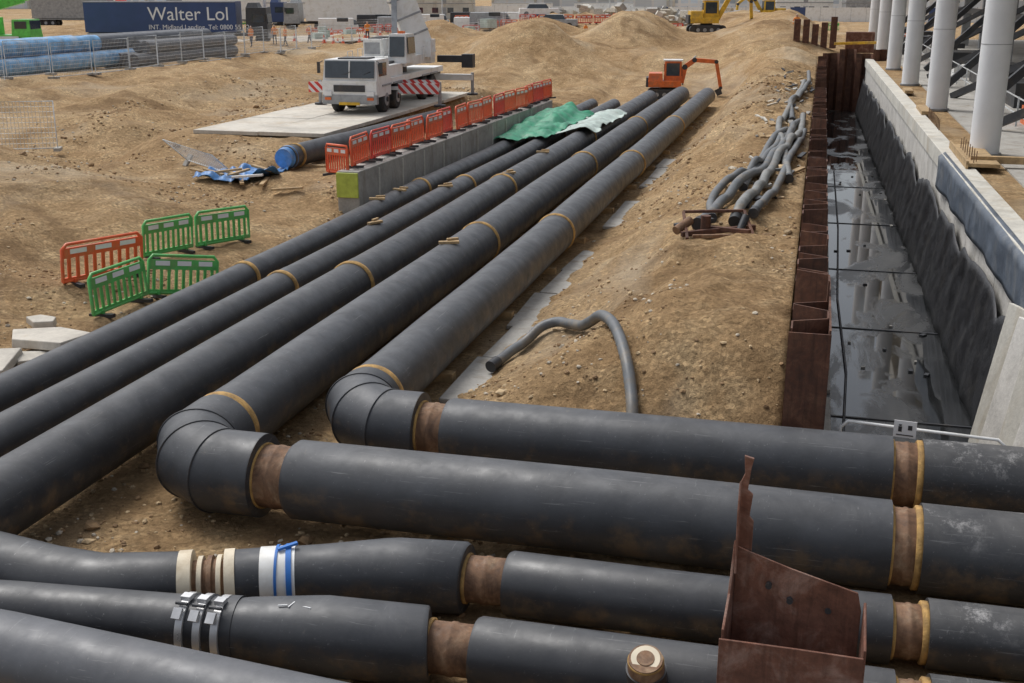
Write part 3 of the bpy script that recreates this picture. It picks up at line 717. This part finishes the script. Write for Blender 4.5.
# ------------------------------------------------------------------ excavators
def excavator(k,loc,rot,s,armpts):
    mb=MB()
    for y in (-.75,.75):
        mb.box((0,y,.32),(2.1,.4,.6),'dark'); mb.cyl((-1.05,y-.2,.32),(-1.05,y+.2,.32),.31,'dark',16); mb.cyl((1.05,y-.2,.32),(1.05,y+.2,.32),.31,'dark',16)
        for i in range(4): mb.cyl((-.75+.5*i,y-.22,.28),(-.75+.5*i,y+.22,.28),.14,'grey',12)
    mb.box((0,0,.5),(1.2,1.2,.3),'dark'); mb.cyl((0,0,.6),(0,0,.75),.45,'dark',20)
    mb.box((-.25,0,.95),(2.1,1.7,.4),k); mb.box((-.85,0,1.35),(.95,1.66,.55),k,None,.9); mb.box((-1.32,0,1.05),(.3,1.5,.6),'dark',None,.9)
    mb.box((.25,.0,1.75),(1.15,.9,1.25),k,None,.92); 
    mb.box((.25,.44,1.85),(.85,.04,.8),'glass');mb.box((.25,-.45,1.85),(.85,.04,.8),'glass'); mb.box((.81,.0,1.85),(.04,.7,.85),'glass',Matrix.Rotation(rad(-4),3,'Y')); mb.box((-.31,.0,1.95),(.04,.7,.5),'glass')
    mb.box((.25,.0,2.42),(1.25,.96,.1),'white')
    a=[Vector(p) for p in armpts]
    for i,(p,q) in enumerate(zip(a,a[1:])):
        w=(.34,.32,.26,.22)[min(i,3)]; mb.beam(p,q,.22,w,k)
        mb.cyl(q+Vector((0,-.14,0)),q+Vector((0,.14,0)),w*.5,'dark',10)
    mb.cyl(a[0]+Vector((.1,0,-.15)),a[1]+Vector((0,0,-.1)),.05,'grey',8); mb.cyl(a[1]+Vector((.1,0,.2)),a[2]+Vector((.1,0,.25)),.05,'grey',8)
    t_=a[-1]
    mb.add([t_+Vector(v) for v in ((0,-.3,0),(0,.3,0),(.12,.3,-.35),(.12,-.3,-.35),(-.2,-.3,-.5),(-.2,.3,-.5),(-.38,-.3,-.2),(-.38,.3,-.2))],[(0,1,2,3),(3,2,5,4),(4,5,7,6),(0,3,4,6),(1,7,5,2)],'dark')
    return mb.build('excavator',loc,rot,s,bevel=.025)
excavator('orangep',(-9.9,80.6,Hh(-9.9,80.6,False)-.05),rad(8),1.05,[(.8,-.2,1.0),(1.0,-.2,2.0),(1.6,-.2,2.45),(3.0,-.2,2.35),(3.35,-.2,.7)])
excavator('yellow',(-11.3,121,Hh(-11.3,121,False)-.1),rad(15),1.35,[(.8,-.2,1.1),(1.6,-.2,2.6),(2.4,-.2,3.0),(3.2,-.2,2.3),(3.3,-.2,1.0)])
excavator('yellow',(-7,168,Hh(-7,168)),rad(200),1.4,[(.8,-.2,1.1),(1.6,-.2,2.4),(2.6,-.2,2.6),(3.3,-.2,2.0),(3.4,-.2,.9)])
# ------------------------------------------------------------------ mesh fences
def heras():
    mb=MB();w=3.4;h=2.0
    mb.tube([(-w/2,0,.1),(-w/2,0,h),(w/2,0,h),(w/2,0,.1),(-w/2,0,.1)],.03,'galv',6)
    for i in range(1,24): mb.cyl((-w/2+w*i/24,0,.1),(-w/2+w*i/24,0,h),.008,'galv',4)
    for i in range(1,9): mb.cyl((-w/2,0,.1+1.9*i/9),(w/2,0,.1+1.9*i/9),.008,'galv',4)
    for x in (-w/2,w/2): mb.box((x,0,.06),(.25,.65,.13),'conc')
    o=mb.build('mesh_fence'); me=o.data; bpy.data.objects.remove(o); return me
HM=heras()
def fence(pts):
    for a,b_ in zip(pts,pts[1:]):
        L=math.dist(a,b_); n=max(1,round(L/3.5)); ang=math.atan2(b_[1]-a[1],b_[0]-a[0])
        for i in range(n):
            t=(i+.5)/n; x=a[0]+(b_[0]-a[0])*t; y=a[1]+(b_[1]-a[1])*t
            place(HM,'mesh_fence',(x,y,Hh(x,y)),ang+random.uniform(-.04,.04))
fence([(-43.5,48),(-42,66),(-42.3,82),(-43.5,100),(-38,112),(-30,122)])
place(HM,'mesh_fence',(-31.6,40.6,Hh(-31.6,40.6)),.45)
place(HM,'mesh_fence',(-21.0,37.6,1.0),(rad(52),rad(8),rad(-20)),.75)
def ft(u,v):
    x=-20.4+u*2.7-.6*v+.3*nz(u*3,v*3,1,4);y=35.2+v*2.2+.7*u+.4*nz(u*3,v*3,1,9)
    return (x,y,Hh(x,y,False)+.1+.28*abs(nz(x,y,.4,3))+.3*max(0,nz(x,y,1.0,8))+.06*math.sin(9*u+4*v))
sheet('blue_tarpaulin',ft,56,50,'tarpblue')
mb=MB()
for i in range(11):
    a=random.random()*3; x=-18.9+random.uniform(-1.3,1.7);y=35.6+random.uniform(-1,1.8);z=Hh(x,y)+.1
    mb.beam((x,y,z+.1),(x+math.cos(a)*1.1,y+math.sin(a)*.9,z+.2),.14,.07,random.choice(['wood','white','hose','wood','tarpblue2']))
mb.build('timber_offcuts')
def topz(x):
    z=.05
    for X,Z,r in ((-8.52,.7,.54),(-10.1,.7,.5),(-11.85,.5,.4),(-13.2,.5,.37)):
        d=abs(x-X)
        if d<r: z=max(z,Z+math.sqrt(r*r-d*d))
        z=max(z,Z+r-.35*max(0,d-r*.6)-.02)
    return z
def fg(u,v):
    x=-13.9+2.6*u+.6*v*u;y=49.0+7.5*v+1.0*u+.6*nz(u*4,v*4,1,3); return (x,y,topz(x)+.1+.3*abs(nz(x,y,.8,2))+.75*v*math.sin(3.1*u))
sheet('green_tarpaulin',fg,44,60,'tarpgreen')
def fg2(u,v):
    x=-11.2+2.0*u+.4*nz(u*3,v*5,1,2);y=50.5+9*v; return (x,y,topz(x)+.12+.2*abs(nz(x,y,.9,5)))
sheet('pale_tarpaulin',fg2,30,60,'tarpgrey')
for (x,y,sx,sy,a,tl,nn) in ((-15.0,17.4,2.1,1.3,.5,.1,4),(-14.8,19.2,1.7,1.0,-.25,-.06,5),(-14.3,16.2,1.4,.9,.1,.05,5),(-14.4,18.3,.7,.5,1,.2,4),(-16.3,17.2,1.5,1.1,.8,-.08,4),(-16.4,19.4,.6,.5,.2,.1,5),(-15.5,20.1,.5,.4,.2,.1,5),(-14.2,17.3,.5,.35,.9,.3,4),(-14.6,15.2,1.3,.9,.6,.1,5)):
    mb=MB(); top=[];bot=[]
    for i in range(nn):
        t_=2*math.pi*(i+random.uniform(-.18,.18))/nn+.7; rr=random.uniform(.8,1.2); top.append((math.cos(t_)*sx*.62*rr,math.sin(t_)*sy*.62*rr,.08)); bot.append((top[-1][0]*1.03,top[-1][1]*1.03,-.1))
    mb.add(top+bot,[tuple(range(nn)),tuple(range(nn,2*nn))[::-1]]+[(i,nn+i,nn+(i+1)%nn,(i+1)%nn) for i in range(nn)],'padc')
    mb.build('concrete_slab_fragment',(x,y,Hh(x,y)+.1),(tl,tl*.6,a),bevel=.02)
# ------------------------------------------------------------------ yard stock and vehicles on the left
mb=MB()
for i,(x,z) in enumerate(((-46.5,2.75),(-47.7,2.75),(-48.9,2.75),(-50.1,2.75),(-47.1,3.75),(-48.3,3.75))):
    y0=57+random.random()*2
    P=[(x+.04*nz(y0+k*1.1,x,2,1),y0+k*(74-i-y0)/14,z+.05) for k in range(15)]
    mb.tube(P,[.53+.04*nz(k*1.3,x,1,2) for k in range(15)],'tarpblue2',24); mb.tube([(x,74-i,z+.05),(x,85,z+.05)],.5,'pipeg',24); mb.tube([(x,y0-.05,z+.05),(x,y0+.02,z+.05)],.42,'dark',24)
for y in (60,68,76,83): mb.box((-48.3,y,2.25),(6,.3,.2),'wood')
mb.build('pipe_stack')
mb=MB()
for i in range(5): mb.tube([(-44.3-.9*(i%3),70+.5*i,2.7+.8*(i//3)),(-44.3-.9*(i%3),84,2.7+.8*(i//3))],.4,'pipeg',24)
mb.build('pipe_stack')
def truck(loc,rot,body,L,cabk,text=None,sc=1):
    mb=MB()
    mb.box((0,0,2.55),(L,2.5,2.85),body); mb.box((0,0,.98),(L,1.0,.25),'dark'); mb.box((0,-1.26,1.0),(L*.98,.04,.12),'grey')
    mb.box((0,-1.26,3.93),(L,.05,.1),'grey')
    for x in (-L*.42,-L*.33,-L*.24):
        for y in (-1.05,1.05):
            mb.tube([(x,y-.15,.5),(x,y+.15,.5)],.5,'blacktyre',20); mb.cyl((x,y-.17,.5),(x,y+.17,.5),.22,'grey',12)
    for y in (-1.05,1.05):
        for x in (L*.36,L/2+2.2): mb.tube([(x,y-.15,.5),(x,y+.15,.5)],.5,'blacktyre',20)
    mb.box((L/2+.3,0,.9),(5.5,1,.3),'dark'); mb.box((L/2+1.9,0,2.1),(2.1,2.45,2.6),cabk,None,.92,.96)
    mb.box((L/2+2.93,0,2.35),(.05,2.1,.9),'glass',Matrix.Rotation(rad(-4),3,'Y'))
    for y in (-1.215,1.215): mb.box((L/2+2.1,y,2.4),(1.1,.04,.75),'glass')
    mb.box((L/2+2.98,0,.8),(.15,2.4,.5),'grey'); mb.box((L/2+1.5,0,3.6),(1.2,2.1,.5),cabk,None,.7)
    for y in (-1.35,1.35): mb.box((L/2+2.7,y,2.5),(.1,.15,.6),'dark')
    o=mb.build('articulated_lorry',loc,rot,sc,bevel=.03)
    if text:
        for nm,bd,sz,z in (('lettering',text,1.75,2.25),('lettering_small','INT. Midland Landing  Tel: 0800 55 12',.62,1.4)):
            cu=bpy.data.curves.new(nm,'FONT'); cu.body=bd; cu.size=sz; cu.extrude=.005; cu.materials.append(M['white2'])
            t_=bpy.data.objects.new(nm,cu); S.collection.objects.link(t_); t_.parent=o; t_.location=(-L*.08,-1.275,z); t_.rotation_euler=(rad(90),0,0)
    return o
truck((-61.5,103,2.2),rad(14.6),'blue',14.5,'dark','Walter Lol',1.0)
truck((-80,150,2.2),rad(16),'white',11,'blue')
truck((-60,146,2.2),rad(190),'white',11,'grey')
truck((-104,150,2.2),rad(14),'grey',11,'red')
mb=MB()
mb.box((0,0,1.1),(9,2.6,.6),'gmach')
for x in (-3.4,-1.9,1.9,3.4):
    for y in (-1.1,1.1): mb.tube([(x,y-.2,.65),(x,y+.2,.65)],.65,'blacktyre',20); mb.cyl((x,y-.23,.65),(x,y+.23,.65),.3,'grey',12)
mb.box((3.7,0,2.0),(1.6,2.5,1.3),'gmach',None,.9); mb.box((4.45,0,2.2),(.06,2.1,.7),'glass'); mb.box((3.7,-1.2,2.2),(1.0,.05,.6),'glass')
mb.box((-.8,0,2.1),(4.2,2.4,1.4),'gmach'); mb.box((-3.2,0,2.3),(1.1,2.5,1.4),'dark'); mb.box((.8,-.8,3.0),(1.3,.8,1.5),'gmach',None,.9); mb.box((.8,-1.2,3.1),(.9,.05,.8),'glass')
mb.beam((-3.4,.2,2.6),(3.5,.2,4.4),.8,.9,'gmach'); mb.beam((3.4,.2,4.38),(5.5,.2,4.95),.6,.7,'gmach'); mb.box((1,-1.32,1.15),(5,.04,.3),'white2')
mb.build('mobile_crane',(-68.5,86,2.2),rad(14),1.0,bevel=.03)
def van(loc,rot,k,h=2.2,L=5):
    mb=MB()
    if h>1.9: mb.box((-.3,0,1.05),(L-.6,1.95,h-1.1+.4),k,None,.97,.93)
    mb.box((0,0,.7),(L,1.9,.7),k,None,.97,.95)
    if h<=1.9: mb.box((-.2,0,1.28),(L*.55,1.75,.55),'glass',None,.75,.85); mb.box((-.2,0,1.56),(L*.38,1.45,.05),k)
    else:
        mb.box((L*.36,0,1.35),(.9,1.86,.6),'glass',None,.7,.9); mb.box((.5,0,h*.72),(1.4,1.9,.45),'glass')
    for x in (-L*.32,L*.32):
        for y in (-.85,.85): mb.cyl((x,y-.12,.34),(x,y+.12,.34),.34,'blacktyre',16)
    return mb.build('parked_van' if h>1.9 else 'parked_car',loc,rot,1,bevel=.06)
cols=['white','grey','dark','white','blue','red','white','grey']
for i in range(16):
    x=-95+i*5.6+random.uniform(-1,1); y=172+random.uniform(-8,12)
    van((x,y,Hh(x,y)),rad(random.choice([0,12,90,15])),random.choice(cols),random.choice([2.3,1.6,2.3]))
for i in range(8):
    x=-58+i*4;y=138+random.uniform(-4,6); van((x,y,Hh(x,y)),rad(random.uniform(0,25)),random.choice(cols),random.choice([2.3,1.6]))
def cabin(loc,rot,k,L=10,st=2):
    mb=MB()
    for s_ in range(st):
        z=s_*2.75
        mb.box((0,0,z+1.35),(L,3,2.6),k); mb.box((0,0,z+2.7),(L+.15,3.1,.1),'grey')
        for i in range(4): mb.box((-L/2+L*(i+.5)/4,-1.51,z+1.55),(1.1,.04,.9),'glass')
        mb.box((L*.02,-1.515,z+1.05),(.85,.04,2.0),'grey')
    return mb.build('site_cabin',loc,rot,1)
for i,(x,y,k,st) in enumerate(((-128,190,'white',2),(-112,200,'grey',2),(-98,205,'white',2),(-82,212,'white',1),(-66,205,'concl',2),(-54,215,'white',1),(-40,222,'white',1),(-4,236,'white',2),(9,235,'grey',2))):
    cabin((x,y,2.2),rad(random.uniform(5,18)),k,11,st)
mb=MB()
for i in range(40):
    a=-70+i*2.44; mb.box((a,205,3.3),(2.4,.08,2.3),'white' if i%9 else 'blue')
    mb.box((a+1.2,205.1,3.3),(.1,.1,2.5),'grey')
mb.build('site_hoarding')
def building(name,x0,x1,y,h,k,dep=25,rot=0):
    mb=MB(); mb.box((0,0,h/2),(x1-x0,dep,h),k); mb.box((0,0,h+.4),(x1-x0+.8,dep+.8,.8),'grey')
    n=int((x1-x0)/12)
    for i in range(n+1): mb.box((x0-(x0+x1)/2+(x1-x0)*i/max(1,n),-dep/2-.2,h/2),(.6,.5,h),'concl')
    for z in (h*.33,h*.66): mb.box((0,-dep/2-.15,z),(x1-x0,.3,.5),'concl')
    mb.build(name,((x0+x1)/2,y,2.1),rot)
building('terminal_hall',-190,-95,300,15,'fac1'); building('warehouse',-88,-40,330,12,'fac2'); building('glazed_office_building',-36,10,310,18,'fac1'); building('warehouse',14,80,280,16,'fac2'); building('warehouse',-330,-200,300,14,'fac2')
for i in range(14):
    x=-90+i*7; y=158+random.uniform(-5,5); me=random.choice([BR,BO,BG]); place(me,'safety_barrier',(x,y,Hh(x,y)),rad(random.uniform(0,40)))
for i in range(20):
    x_=-56+i*2.05; place(random.choice([BO,BR]),'safety_barrier',(x_,126+i*.9,Hh(x_,126+i*.9)),rad(24))
cm=MB(); cm.box((0,0,.02),(.42,.42,.04),'orange'); cm.tube([(0,0,.04),(0,0,.3)],[.17,.11],'orange',14); cm.tube([(0,0,.3),(0,0,.5)],[.11,.07],'white2',14); cm.tube([(0,0,.5),(0,0,.74)],[.07,.025],'orange',14)
co_=cm.build('traffic_cone',(-44,104,Hh(-44,104))).data
for i in range(16):
    x=random.uniform(-60,-36); y=random.uniform(98,125); place(co_,'traffic_cone',(x,y,max(Hh(x,y),2.36)))
pm=MB()
for i in range(5): pm.box((0,-.4+i*.2,.13),(1.2,.14,.025),'wood')
for x in (-.5,0,.5): pm.box((x,0,.06),(.1,1.0,.1),'wood')
pm.box((0,0,.5),(1.1,.9,.7),'tarpgrey')
pd=pm.build('loaded_pallet',(-40,108,Hh(-40,108)),.3).data
for i in range(9):
    x=random.uniform(-56,-30); y=random.uniform(112,135); place(pd,'loaded_pallet',(x,y,Hh(x,y)),random.random()*3,random.uniform(.9,1.5))
pp=[(-120,72),(-95,82),(-70,92),(-52,108),(-42,150),(-36,200),(-30,260)]
def froad(u,v):
    t=u*(len(pp)-1); i=min(int(t),len(pp)-2); f=t-i; x=pp[i][0]*(1-f)+pp[i+1][0]*f; y=pp[i][1]*(1-f)+pp[i+1][1]*f
    d=Vector((pp[i+1][0]-pp[i][0],pp[i+1][1]-pp[i][1])).normalized(); w=(v-.5)*14
    return (x+d.y*w,y-d.x*w,2.36)
sheet('haul_road',froad,60,4,'asph')
mb=MB()
for i in range(420):
    x=random.gauss(-20,7);y=random.gauss(158,6); r=random.uniform(.3,1.1); z=Hh(x,y,False)+max(0,2.2-abs(x+20)*.14)*random.random()
    mb.box((x,y,z+r*.2),(r*1.6,r,r*.7),random.choice(['concl','stone2','stone2','conc']),Matrix.Rotation(random.random()*3,3,'Z')@Matrix.Rotation(random.random(),3,'X'))
mb.build('rubble_heap')
for (x,y) in ((-88,160),(-55,170),(-35,200),(-8,205)):
    mb=MB(); mb.tube([(0,0,0),(0,0,9),(.3,0,9.6),(1.5,0,9.8)],.09,'galv',8); mb.box((1.8,0,9.8),(.8,.3,.14),'grey'); mb.build('street_lamp',(x,y,2.2))
# ------------------------------------------------------------------ workers
m,nt,b=newmat('worker_clothing')
tc=N(nt,'ShaderNodeTexCoord'); sx=N(nt,'ShaderNodeSeparateXYZ'); nt.links.new(tc.outputs['Object'],sx.inputs[0])
dv=N(nt,'ShaderNodeMath',operation='DIVIDE'); dv.inputs[1].default_value=2; nt.links.new(sx.outputs[2],dv.inputs[0])
nt.links.new(ramp(nt,dv.outputs[0],[(0,(.03,.03,.03)),(.05,(.04,.05,.08)),(.44,(.8,.25,.03)),(.55,(.7,.7,.6)),(.58,(.8,.25,.03)),(.755,(.5,.3,.22)),(.85,(.75,.75,.72))],'CONSTANT'),b.inputs['Base Color'])
M['worker']=m
def worker(loc,rot,step=.2,s=1):
    J={'pel':(0,0,.95,.14),'wa':(0,0,1.12,.14),'ch':(0,0,1.36,.17),'nk':(0,0,1.5,.06),'hd':(0,.01,1.62,.1),'hd2':(0,.01,1.74,.09),
       'ls':(-.2,0,1.42,.07),'le':(-.27,.03,1.15,.05),'lw':(-.25,.18,.94,.04),'rs':(.2,0,1.42,.07),'re':(.28,-.03,1.15,.05),'rw':(.25,.1,.92,.04),
       'lh':(-.1,0,.88,.1),'lk':(-.11,step*.6,.5,.07),'la':(-.11,step,.09,.05),'lt':(-.11,step+.18,.05,.045),'rh':(.1,0,.88,.1),'rk':(.11,-step*.2,.5,.07),'ra':(.11,-step,.09,.05),'rt':(.11,-step+.18,.05,.045)}
    E=[('pel','wa'),('wa','ch'),('ch','nk'),('nk','hd'),('hd','hd2'),('ch','ls'),('ls','le'),('le','lw'),('ch','rs'),('rs','re'),('re','rw'),('pel','lh'),('lh','lk'),('lk','la'),('la','lt'),('pel','rh'),('rh','rk'),('rk','ra'),('ra','rt')]
    ks=list(J); me=bpy.data.meshes.new('construction_worker'); me.from_pydata([J[k][:3] for k in ks],[(ks.index(a),ks.index(b_)) for a,b_ in E],[]); me.materials.append(M['worker'])
    o=place(me,'construction_worker',loc,rot,s)
    md=o.modifiers.new('skin','SKIN')
    if not me.skin_vertices: 
        bpy.context.view_layer.objects.active=o; o.select_set(True); bpy.ops.mesh.customdata_skin_add(); o.select_set(False)
    for i,k in enumerate(ks):
        sv=me.skin_vertices[0].data[i]; sv.radius=(J[k][3],J[k][3]*.85); sv.use_root=(i==0)
    sb=o.modifiers.new('sub','SUBSURF'); sb.levels=1; sb.render_levels=1
    return o
for (x,y,r,st) in ((-46.5,98,2.5,.25),(-47.3,97.5,.6,.1),(-45.5,101,2,.2),(-25,128,1,.2),(-2,98,3,.2),(-46.8,92,2.9,.15),(-41,104,.5,.2),(-38,108,2.5,.1)):
    z=Hh(x,y)
    if x<-44 and y>94: z=max(z,2.37)
    worker((x,y,z),r,st)
# ------------------------------------------------------------------ light, world, camera
w=bpy.data.worlds.new('World'); S.world=w; w.use_nodes=True; nt=w.node_tree
bg=nt.nodes['Background']; sky=N(nt,'ShaderNodeTexSky',sky_type='NISHITA'); sky.sun_disc=False
EL,AZ=58,300
sky.sun_elevation=rad(EL); sky.sun_rotation=rad(AZ); sky.dust_density=3; sky.air_density=1.0
hs=N(nt,'ShaderNodeHueSaturation'); hs.inputs['Saturation'].default_value=.35
nt.links.new(sky.outputs[0],hs.inputs['Color']); nt.links.new(hs.outputs[0],bg.inputs['Color']); bg.inputs['Strength'].default_value=.15
sl=bpy.data.lights.new('sun','SUN'); sl.energy=2.0; sl.angle=rad(25); sl.color=(1,.98,.95); so=bpy.data.objects.new('sun',sl); S.collection.objects.link(so)
d=Vector((math.sin(rad(AZ))*math.cos(rad(EL)),math.cos(rad(AZ))*math.cos(rad(EL)),math.sin(rad(EL))))
so.rotation_euler=d.to_track_quat('Z','Y').to_euler(); so.location=(0,0,50)
cam=bpy.data.cameras.new('camera'); co=bpy.data.objects.new('camera',cam); S.collection.objects.link(co); S.camera=co
co.location=(0,0,7.2); cam.sensor_width=36; cam.lens=36*1150/1024; cam.clip_end=5000; cam.clip_start=.1
p=math.atan(351.5/1150); yaw=math.atan(313/math.hypot(1150,351.5))
co.rotation_euler=(math.pi/2-p,0,yaw)
S.view_settings.view_transform='Standard'; S.view_settings.look='None'; S.view_settings.exposure=0
